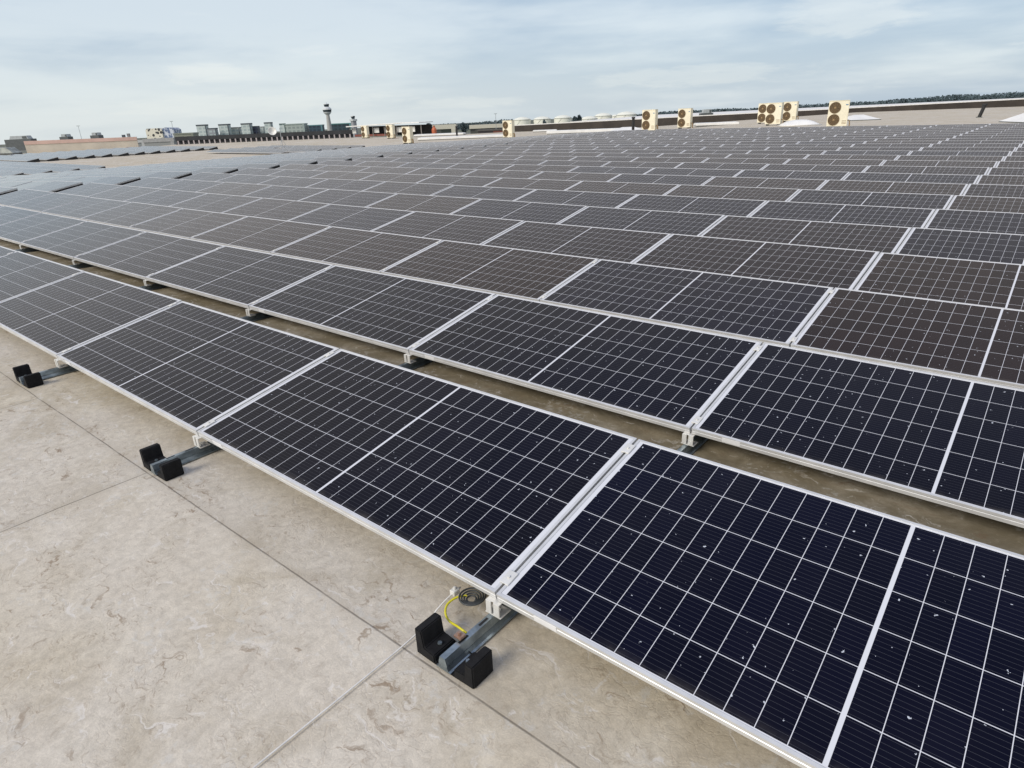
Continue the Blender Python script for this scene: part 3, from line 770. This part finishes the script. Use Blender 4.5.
def rooftop_box(px, pyb, depth, w, h, label, hood=True, px_off=0):
    q = far_pt(px, pyb, depth)
    t = thing('rooftop_vent', label, 'roof vent', q, math.atan2(rh.y, rh.x), roof=False)
    dk = paint('vent_dark', (0.10, 0.11, 0.11), 0.6); gy = paint('vent_grey', (0.42, 0.45, 0.45), 0.5)
    M = MB(); M.box(-w / 2, w / 2, -.6, .6, -1.2, h * .42); M.build('base', dk, t)
    M = MB(); M.prism([(-w * .32, h * .42 + .003), (w * .40, h * .42 + .003), (w * .34, h), (-w * .26, h)], 'y', -.5, .5); M.build('hood', gy, t)
    M = MB(); M.box(w * .18, w * .33, -.54, -.505, h * .5, h * .9); M.build('intake', dk, t)
rooftop_box(21, 141.5, 100, 3.8, .75, 'wide dark flat-hooded roof vent above the left parapet')
rooftop_box(66.5, 138.6, 100, 1.2, .60, 'small dark hooded roof vent near the middle of the left parapet')
rooftop_box(97, 137.2, 100, 1.2, .62, 'small dark hooded roof vent near the right end of the left parapet')
rooftop_box(706, 115.6, 120, 2.1, 1.0, 'small dark-grilled box on the white roof behind the right unit of the pair')
def plant_box():
    q = R3.inverted() @ far_pt(6, 151.5, 80)
    t = thing('plant_housing', 'low grey plant housing with dark base at the extreme left', 'housing', (q.x, q.y, zr(q.x)), math.atan2(rh.y, rh.x))
    M = MB(); M.box(-2.6, 1.25, -.8, .8, 0, .35); M.build('base', paint('housing_base', (0.08, 0.085, 0.08), .6), t)
    M = MB(); M.prism([(-2.6, .352), (1.25, .352), (.6, .95), (-2.6, .95)], 'y', -.75, .75); M.build('cover', paint('cover_grey', (0.36, 0.38, 0.35), 0.6, 0, .3, 1.5), t)
plant_box()
def mast(px, pyb, pyt, depth, label, name='lamp_mast', cat='mast', head=True):
    a = far_pt(px, pyb, depth); b = far_pt(px, pyt, depth); h = b.z - GROUND_Z
    t = thing(name, label, cat, (a.x, a.y, GROUND_Z), math.atan2(rh.y, rh.x), roof=False)
    k = depth / 649 * 0.28
    M = MB(); M.cyl((0, 0, 0), k, k * .6, h, 6); M.build('pole', paint('mast_grey', (0.33, 0.36, 0.37), .5), t)
    if head: M = MB(); M.box(-k * 5, k * 5, -k, k, h, h + k * 1.6); M.build('lamp_head', paint('mast_grey', (0.33, 0.36, 0.37), .5), t)
mast(82.5, 142, 126, 260, 'tall thin lamp mast rising between the two small roof vents at left')
mast(175, 138, 121.5, 320, 'tall thin lamp mast left of the office skyline')
mast(496, 124, 114, 420, 'thin lamp mast rising left of the lone unit')
def dish():
    q = far_pt(282.5, 146, 70); q = R3.inverted() @ q
    t = thing('antenna_tripod', 'pale dish antenna on a thin tripod mast before the office skyline', 'antenna', (q.x, q.y, zr(q.x)), math.atan2(rh.y, rh.x))
    gy = paint('antenna_grey', (0.40, 0.42, 0.42), 0.5)
    M = MB(); M.cyl((0, 0, .3), .035, .03, 1.65, 8); M.build('mast', gy, t)
    for k in range(3):
        a = k * 2.094 + .3; M = MB(); M.tube([(0, 0, .9), (.55 * math.cos(a), .55 * math.sin(a), 0)], .022, 6); M.build('leg', gy, t)
    M = MB(); prof = [(.02, 0), (.18, .03), (.32, .10), (.42, .20), (.40, .20), (.30, .115), (.17, .05), (.02, .02)]
    M.lathe(prof, 18); me = M.mesh('dish', paint('dish_white', (0.78, 0.76, 0.70), .4)); o = link('dish', me, t)
    o.location = (-.78, 0, 1.62); o.rotation_euler = (rad(68), 0, rad(20))
    for p in me.polygons: p.use_smooth = True
    M = MB(); M.tube([(0, 0, 1.62), (-.76, .06, 1.62)], .025, 6); M.build('arm', gy, t)
dish()

# ------------------------------------------------------------------ beyond the roof: airport, offices, tanks, trees
def bmat(name, wall, glass, sx, sz):
    """facade: rows of window bays"""
    if name in _mats: return _mats[name]
    m, T, b = new_mat(name)
    pos = T.n('ShaderNodeTexCoord').outputs['Object']; x, y, z = T.xyz(pos)
    fx = T.m('FRACT', T.m('DIVIDE', T.m('ADD', x, y), sx)); fz = T.m('FRACT', T.m('DIVIDE', z, sz))
    w = T.m('MULTIPLY', T.m('GREATER_THAN', fx, 0.35), T.m('GREATER_THAN', fz, 0.45))
    c = T.mix(w, wall, glass); T.put(b.inputs['Base Color'], c); b.inputs['Roughness'].default_value = 0.5
    _mats[name] = m; return m
def block(px0, px1, pyt, depth, label, wall, glass, roofcol, name='office_building', cap=0.08, deep=0.6, sx=9, sz=7, cat='building', group='office blocks on the skyline'):
    a, b = far_pt(px0, pyt, depth), far_pt(px1, pyt, depth); mid = (a + b) / 2; w = (b - a).length; h = mid.z - GROUND_Z
    t = thing(name, label, cat, (mid.x, mid.y, GROUND_Z), math.atan2(rh.y, rh.x), group, roof=False)
    D = w * deep; ch = h * cap
    M = MB(); M.box(-w / 2, w / 2, 0, D, 0, h - ch); M.build('facade', bmat('facade_%s' % (wall,), wall, glass, sx, sz), t)
    rc = paint('roofcap_%s' % (roofcol,), roofcol, 0.6)
    M = MB(); M.box(-w * .52, w * .52, -w * .02, D + w * .02, h - ch + .01, h); M.build('roof_cap', rc, t)
    M = MB(); M.box(w * .40, w / 2 + .06, -w * .03, -.01, h * .1, h - ch); M.build('stair_core', rc, t)
    return t
PALE = (0.50, 0.56, 0.54); PALE2 = (0.52, 0.55, 0.50); GL = (0.36, 0.43, 0.43); DK = (0.06, 0.075, 0.09)
block(195.8, 205.5, 124.6, 1500, 'pale office block with dark top edge, leftmost of the skyline', PALE, GL, DK)
block(207, 215.5, 128.0, 1480, 'short grey office block right of the leftmost one', (0.26, 0.28, 0.30), GL, DK)
block(218, 228, 124.0, 1500, 'pale office block with dark top, second tall one of the skyline', PALE, GL, DK)
block(229.5, 239, 127.2, 1520, 'short cream office block between two tall pale blocks', PALE2, GL, (0.16, 0.17, 0.17))
block(240.5, 250, 123.2, 1500, 'pale office block with dark right side, third tall one of the skyline', PALE, GL, DK)
block(251.3, 258, 126.0, 1510, 'short dark blue office block left of the brightest tall one', (0.07, 0.08, 0.12), (0.03, 0.03, 0.05), DK)
block(258.5, 263.5, 126.5, 1530, 'narrow pale green office block behind the skyline', PALE, GL, (0.25, 0.28, 0.28))
block(263.7, 271, 122.2, 1500, 'narrow tall pale office block with dark frame left of the dish', PALE, GL, DK)
block(279, 284.5, 123.5, 1500, 'slim pale green office block right of the dish', PALE, GL, (0.05, 0.10, 0.09))
block(284.8, 304, 123.6, 1500, 'long pale green office block between the dish and the control tower', (0.36, 0.41, 0.38), (0.24, 0.28, 0.27), (0.30, 0.36, 0.34))
block(304.5, 308.2, 125.0, 1520, 'slim cream stair tower at the end of the long pale block', PALE2, GL, PALE2)
block(308.5, 322.0, 124.8, 1500, 'dark teal glass terminal block just left of the control tower', (0.030, 0.060, 0.085), (0.015, 0.03, 0.05), (0.10, 0.22, 0.24))
block(330.5, 351, 123.2, 1500, 'dark teal glass terminal block just right of the control tower', (0.028, 0.055, 0.070), (0.015, 0.03, 0.04), (0.10, 0.24, 0.24))
block(173, 193, 132.9, 700, 'low olive flat shed left of the office skyline', (0.24, 0.25, 0.20), (0.12, 0.13, 0.11), (0.20, 0.22, 0.18), 'low_shed', group=None)
block(110, 116, 140.2, 108, 'small dark box building at the right end of the left parapet', (0.04, 0.04, 0.04), DK, (0.42, 0.42, 0.38), 'plant_room', cap=.03, group=None)
block(116, 144, 140.5, 125, 'low grey flat plant roof right of the left parapet', (0.22, 0.24, 0.24), (0.10, 0.10, 0.11), (0.42, 0.43, 0.42), 'plant_roof', cap=.03, group=None)
block(143, 173, 138.3, 118, 'long low grey shed under the patterned building', (0.28, 0.29, 0.28), (0.18, 0.19, 0.19), (0.34, 0.34, 0.33), 'low_shed', cap=.04, group=None)
block(121.5, 124.2, 134.8, 400, 'narrow grey vent stack above the left parapet end', (0.25, 0.25, 0.24), GL, DK, 'vent_stack', group=None)
block(126.5, 129.0, 133.5, 420, 'taller thin grey vent stack next to the narrower one at left', (0.25, 0.27, 0.28), GL, (0.2, 0.2, 0.2), 'vent_stack', group=None)

def control_tower(px, pyt, pyb, depth, label, s=1.0, squat=False):
    a = far_pt(px, pyt, depth); k = depth / FPX; h = a.z - GROUND_Z
    t = thing('control_tower', label, 'control tower', (a.x, a.y, GROUND_Z), 0, roof=False)
    cw = paint('tower_concrete', (0.36, 0.36, 0.34), 0.6); dk = paint('tower_glass', (0.035, 0.050, 0.060), 0.25); wh = paint('tower_white', (0.60, 0.63, 0.63), 0.5)
    if not squat:
        M = MB(); M.lathe([(k * 2.6, 0), (k * 2.0, h - k * 18), (k * 1.7, h - k * 13), (k * 1.5, h - k * 10.6)], 16); M.build('shaft', cw, t)
        M = MB(); M.lathe([(k * 1.6, h - k * 10.7), (k * 3.3, h - k * 9.0), (k * 3.6, h - k * 8.2)], 16); M.build('collar', wh, t)
        M = MB(); M.lathe([(k * 3.55, h - k * 8.19), (k * 4.0, h - k * 6.4)], 16); M.build('lower_windows', dk, t)
        M = MB(); M.lathe([(k * 4.1, h - k * 6.38), (k * 4.0, h - k * 5.4), (k * 3.0, h - k * 4.4), (k * 2.0, h - k * 3.8)], 16); M.build('gallery', wh, t)
        M = MB(); M.lathe([(k * 1.9, h - k * 3.79), (k * 2.5, h - k * 1.8)], 16); M.build('cab_windows', dk, t)
        M = MB(); M.lathe([(k * 2.5, h - k * 1.78), (k * 2.4, h - k * 1.3), (k * .5, h - k * 1.0), (k * .25, h)], 16); M.build('cab_roof', wh, t)
    else:
        M = MB(); M.lathe([(k * 2.6, 0), (k * 2.6, h - k * 4.4)], 8); M.build('shaft', paint('tower_grey', (0.28, 0.29, 0.31), .6), t)
        M = MB(); M.lathe([(k * 3.4, h - k * 4.39), (k * 3.6, h - k * 2.8), (k * 1.2, h - k * 2.6)], 8); M.build('gallery', wh, t)
        M = MB(); M.lathe([(k * 1.3, h - k * 2.59), (k * 1.9, h - k * 0.6)], 8); M.build('cab_windows', dk, t)
        M = MB(); M.lathe([(k * 2.0, h - k * .58), (k * 1.8, h)], 8); M.build('cab_roof', dk, t)
control_tower(326, 102.3, 128, 1400, 'tall pale airport control tower with flared glass cab')
control_tower(352.8, 116.0, 126, 900, 'short stubby control tower above the left end of the white canopy', squat=True)

def patterned_building():
    """rounded block clad in white panels with scattered holes, and a blue-holed wing"""
    m, T, b = new_mat('perforated_white'); pos = T.n('ShaderNodeTexCoord').outputs['Object']
    vo = T.n('ShaderNodeTexVoronoi'); vo.inputs['Scale'].default_value = 0.24; T.put(vo.inputs['Vector'], pos)
    c = T.mix(T.m('LESS_THAN', vo.outputs['Distance'], .40), (0.74, 0.70, 0.58), (0.05, 0.05, 0.05)); T.put(b.inputs['Base Color'], c)
    m2, T, b = new_mat('perforated_blue'); pos = T.n('ShaderNodeTexCoord').outputs['Object']
    vo = T.n('ShaderNodeTexVoronoi'); vo.inputs['Scale'].default_value = 0.30; T.put(vo.inputs['Vector'], pos)
    c = T.mix(T.m('LESS_THAN', vo.outputs['Distance'], .52), (0.60, 0.64, 0.70), (0.13, 0.18, 0.30)); T.put(b.inputs['Base Color'], c)
    d = 900; a, bq = far_pt(145, 128.8, d), far_pt(173, 128.8, d); w = (bq - a).length; h = a.z - GROUND_Z
    t = thing('patterned_building', 'rounded white building with scattered dark holes and a bluish wing', 'building', (a.x, a.y, GROUND_Z), math.atan2(rh.y, rh.x), roof=False)
    M = MB(); M.prism([(0, 0), (w * .58, 0), (w * .58, h * .93), (w * .50, h), (w * .06, h), (0, h * .93)], 'y', 0, 20); M.build('white_facade', m, t)
    M = MB(); M.prism([(w * .585, 0), (w, 0), (w, h * .90), (w * .92, h * .99), (w * .68, h * 1.02), (w * .585, h * .95)], 'y', 2, 22); M.build('blue_facade', m2, t)
patterned_building()

# storage tanks
TANK = paint('tank_cream', (0.78, 0.78, 0.68), 0.5, 0, 0.06, 0.05)
def tank(px0, px1, pyt, depth, label, legs=0.30):
    a, b = far_pt(px0, pyt, depth), far_pt(px1, pyt, depth); c = (a + b) / 2; R = (b - a).length / 2; h = c.z - GROUND_Z; dome = R * legs
    t = thing('storage_tank', label, 'tank', (c.x, c.y, GROUND_Z), math.atan2(rh.y, rh.x), 'cream storage tanks beyond the parapet', roof=False)
    M = MB(); M.cyl((0, 0, 0), R, R, h - dome, 28); M.build('shell', TANK, t, smooth=False)
    M = MB(); M.lathe([(R * 1.01, h - dome + .01), (R * .82, h - dome * .55), (R * .5, h - dome * .2), (R * .12, h)], 28); M.build('dome_roof', TANK, t)
    M = MB(); M.lathe([(R * 1.02, h - dome - .8), (R * 1.02, h - dome - .1)], 28); M.build('wind_girder', paint('tank_girder', (0.42, 0.43, 0.38), .6), t)
    M = MB()
    for k in range(10):
        aa = math.pi + .35 + k * .1; M.box(R * 1.01 * math.cos(aa) - .5, R * 1.01 * math.cos(aa) + .5, R * 1.02 * math.sin(aa) - .6, R * 1.02 * math.sin(aa), (h - dome) * (k + .2) / 10, (h - dome) * (k + .5) / 10)
    M.build('stair', paint('tank_girder', (0.42, 0.43, 0.38), .6), t)
tank(513.5, 530.5, 116.9, 950, 'cream domed storage tank, leftmost, just right of the lone unit')
tank(533.5, 550.5, 116.3, 950, 'cream domed storage tank, second from the left end of the tank row')
tank(554.0, 571.5, 115.0, 930, 'cream storage tank left of the dark trees')
tank(581.0, 597.5, 116.0, 900, 'lower cream storage tank just right of the dark trees')
tank(594.5, 612.0, 112.9, 960, 'tall cream storage tank behind the lower one')
tank(611.0, 620.0, 114.4, 1000, 'narrow cream storage tank between two larger ones')
tank(616.5, 636.5, 111.4, 940, 'largest cream storage tank, immediately left of the pair of units')

# the white roof of the next hall, seen over the parapet
def next_hall():
    A, B = far_pt(570, 121.7, 130), far_pt(1130, 97.0, 105)
    C_, D_ = far_pt(1130, 92.9, 320), far_pt(655, 114.8, 300)
    t = thing('white_roof_hall', 'long hall with a flat white roof behind the dark parapet', 'hall', (A.x, A.y, GROUND_Z), 0, roof=False)
    pts = [(p.x - A.x, p.y - A.y) for p in (A, B, C_, D_)]
    M = MB()
    zs = (A.z, B.z, C_.z, D_.z)
    M.add([(x, y, 0) for x, y in pts] + [(x, y, z - GROUND_Z - .5) for (x, y), z in zip(pts, zs)], [(3, 2, 1, 0), (4, 5, 6, 7), (0, 1, 5, 4), (1, 2, 6, 5), (2, 3, 7, 6), (3, 0, 4, 7)])
    M.build('wall', paint('hall_wall', (0.45, 0.43, 0.40), .7), t)
    M = MB()
    M.add([(x, y, z - GROUND_Z - .497) for (x, y), z in zip(pts, zs)] + [(x, y, z - GROUND_Z) for (x, y), z in zip(pts, zs)], [(3, 2, 1, 0), (4, 5, 6, 7), (0, 1, 5, 4), (1, 2, 6, 5), (2, 3, 7, 6), (3, 0, 4, 7)])
    M.build('white_roof', paint('hall_white', (0.78, 0.76, 0.72), .6, 0, .08, .1), t)
next_hall()

# low airport sheds left of the tanks
block(415, 455, 125.0, 520, 'long low airport shed with beige roof edge and dark openings', (0.06, 0.07, 0.06), (0.02, 0.03, 0.025), (0.55, 0.53, 0.44), 'airport_shed', cap=.22, sx=12, sz=6, group=None)
block(470, 512, 124.2, 520, 'long low airport shed with beige roof edge left of the lone unit', (0.07, 0.07, 0.06), (0.03, 0.03, 0.03), (0.56, 0.53, 0.44), 'airport_shed', cap=.20, sx=12, sz=6, group=None)
block(478, 508, 129.2, 140, 'low red brick wall house behind the white skylight strips', (0.20, 0.07, 0.05), (0.05, 0.04, 0.04), (0.10, 0.09, 0.08), 'brick_shed', cap=.02, group=None)
def orange_vehicle():
    q = on_roof(434.5, 134.5, -.92)
    t = thing('orange_drum', 'small orange red upright drum on the roof by the white skylight strips', 'drum', (q.x, q.y, zr(q.x)), math.atan2(rh.y, rh.x))
    og = paint('orange_paint', (0.52, 0.14, 0.06), .45)
    M = MB(); M.lathe([(.34, 0.08), (.36, .2), (.36, .62), (.26, .85), (.12, .98), (.12, 1.06)], 16); M.build('body', og, t, smooth=False)
    M = MB(); M.box(-.42, .42, -.3, .3, 0, .078); M.build('base', paint('orange_dark', (0.30, .08, .05), .6), t)
    M = MB(); M.cyl((0, 0, 1.062), .16, .16, .10, 12); M.build('collar', og, t)
orange_vehicle()

# far trees
LEAF = paint('far_leaves', (0.070, 0.102, 0.112), 0.8, 0, .35, .05)  # leaf green shifted to blue, the haze of distance put into the colour
BARK = paint('bark', (0.09, 0.07, 0.05), 0.9)
def clump(M, c, r, n, rnd, leaf):
    for _ in range(n):
        while True:
            p = Vector((rnd.uniform(-1, 1), rnd.uniform(-1, 1), rnd.uniform(-1, 1)))
            if p.length < 1: break
        p = Vector(c) + Vector((p.x * r[0], p.y * r[1], p.z * r[2])); a = Vector((rnd.gauss(0, 1), rnd.gauss(0, 1), rnd.gauss(0, 1))).normalized()
        b = a.orthogonal().normalized(); d = a.cross(b); s = leaf * rnd.uniform(.6, 1.3)
        M.add([p + b * s, p + d * s, p - b * s, p - d * s * .8], [(0, 1, 2, 3)])
def far_wood(px0, px1, step, line, depth, label, seed):
    rnd = random.Random(seed); M = MB(); px = px0
    while px < px1:
        d = depth * rnd.uniform(.94, 1.06); y = line(px) + 0.5 * math.sin(px * .11) + 0.4 * math.sin(px * .043 + 1) + rnd.uniform(-.1, .4) + .7; p = far_pt(px, y, d); h = p.z - GROUND_Z
        if h > 3:
            w = rnd.uniform(6, 12) * depth / 1200
            clump(M, (p.x, p.y, GROUND_Z + h * .5), (w, w, h * .5), 64, rnd, 1.5 * depth / 1200)
        px += step * rnd.uniform(.6, 1.4)
    o = M.build('far_wood', LEAF); tag(o, label, 'wood', roof=False); o['kind'] = 'stuff'
def lerp_line(pts):
    def g(x):
        for (a, ya), (b, yb) in zip(pts, pts[1:]):
            if x <= b: return ya + (yb - ya) * (x - a) / (b - a)
        return pts[-1][1]
    return g
far_wood(636, 1090, 0.9, lerp_line([(636, 113), (660, 111.5), (700, 108.8), (740, 107.2), (770, 105.5), (800, 104.0), (860, 100.6), (900, 98.0), (940, 94.6), (975, 93.6), (1024, 90.5), (1090, 88)]), 1400, 'dark belt of trees along the horizon at the right', 5)
far_wood(400, 520, 1.8, lerp_line([(400, 125), (430, 124), (460, 122.0), (490, 120.2), (520, 118.5)]), 1500, 'low dark belt of trees on the horizon behind the airport sheds', 8)
def tree(px, pyt, depth, label, w, seed, trunk=.35):
    rnd = random.Random(seed); p = far_pt(px, pyt, depth); h = p.z - GROUND_Z
    t = thing('broadleaf_tree', label, 'tree', (p.x, p.y, GROUND_Z), 0, 'single trees near the horizon', roof=False)
    M = MB(); M.lathe([(h * .03, 0), (h * .022, h * .3), (h * .012, h * .7)], 8); M.build('trunk', BARK, t)
    M = MB()
    for k in range(9):
        a = rnd.uniform(0, 6.28); rr = rnd.uniform(0, w * .55)
        clump(M, (rr * math.cos(a), rr * math.sin(a), h * rnd.uniform(.55, .88)), (w * .45, w * .45, h * .13), 60, rnd, h * .045)
    clump(M, (0, 0, h * .9), (w * .3, w * .3, h * .1), 40, rnd, h * .045)
    M.build('crown', LEAF, t)
tree(574.5, 116.0, 800, 'dark round tree left of the lower cream tank', 4.0, 1)
tree(579.5, 114.6, 800, 'taller dark tree between the cream tanks', 3.6, 2)
tree(544, 119.0, 800, 'small dark tree between the two leftmost tanks', 4.0, 3)
tree(463, 122.4, 540, 'dark bushy tree between the two airport sheds', 3.2, 4)
tree(429, 122.6, 480, 'dark tree showing above the left airport shed roof', 2.6, 9)

# ------------------------------------------------------------------ lay the whole roof to its true slope
for o in ROOF_THINGS:
    o.matrix_world = RM @ (o.matrix_basis if o.parent is None else o.matrix_world)
bpy.context.view_layer.update()
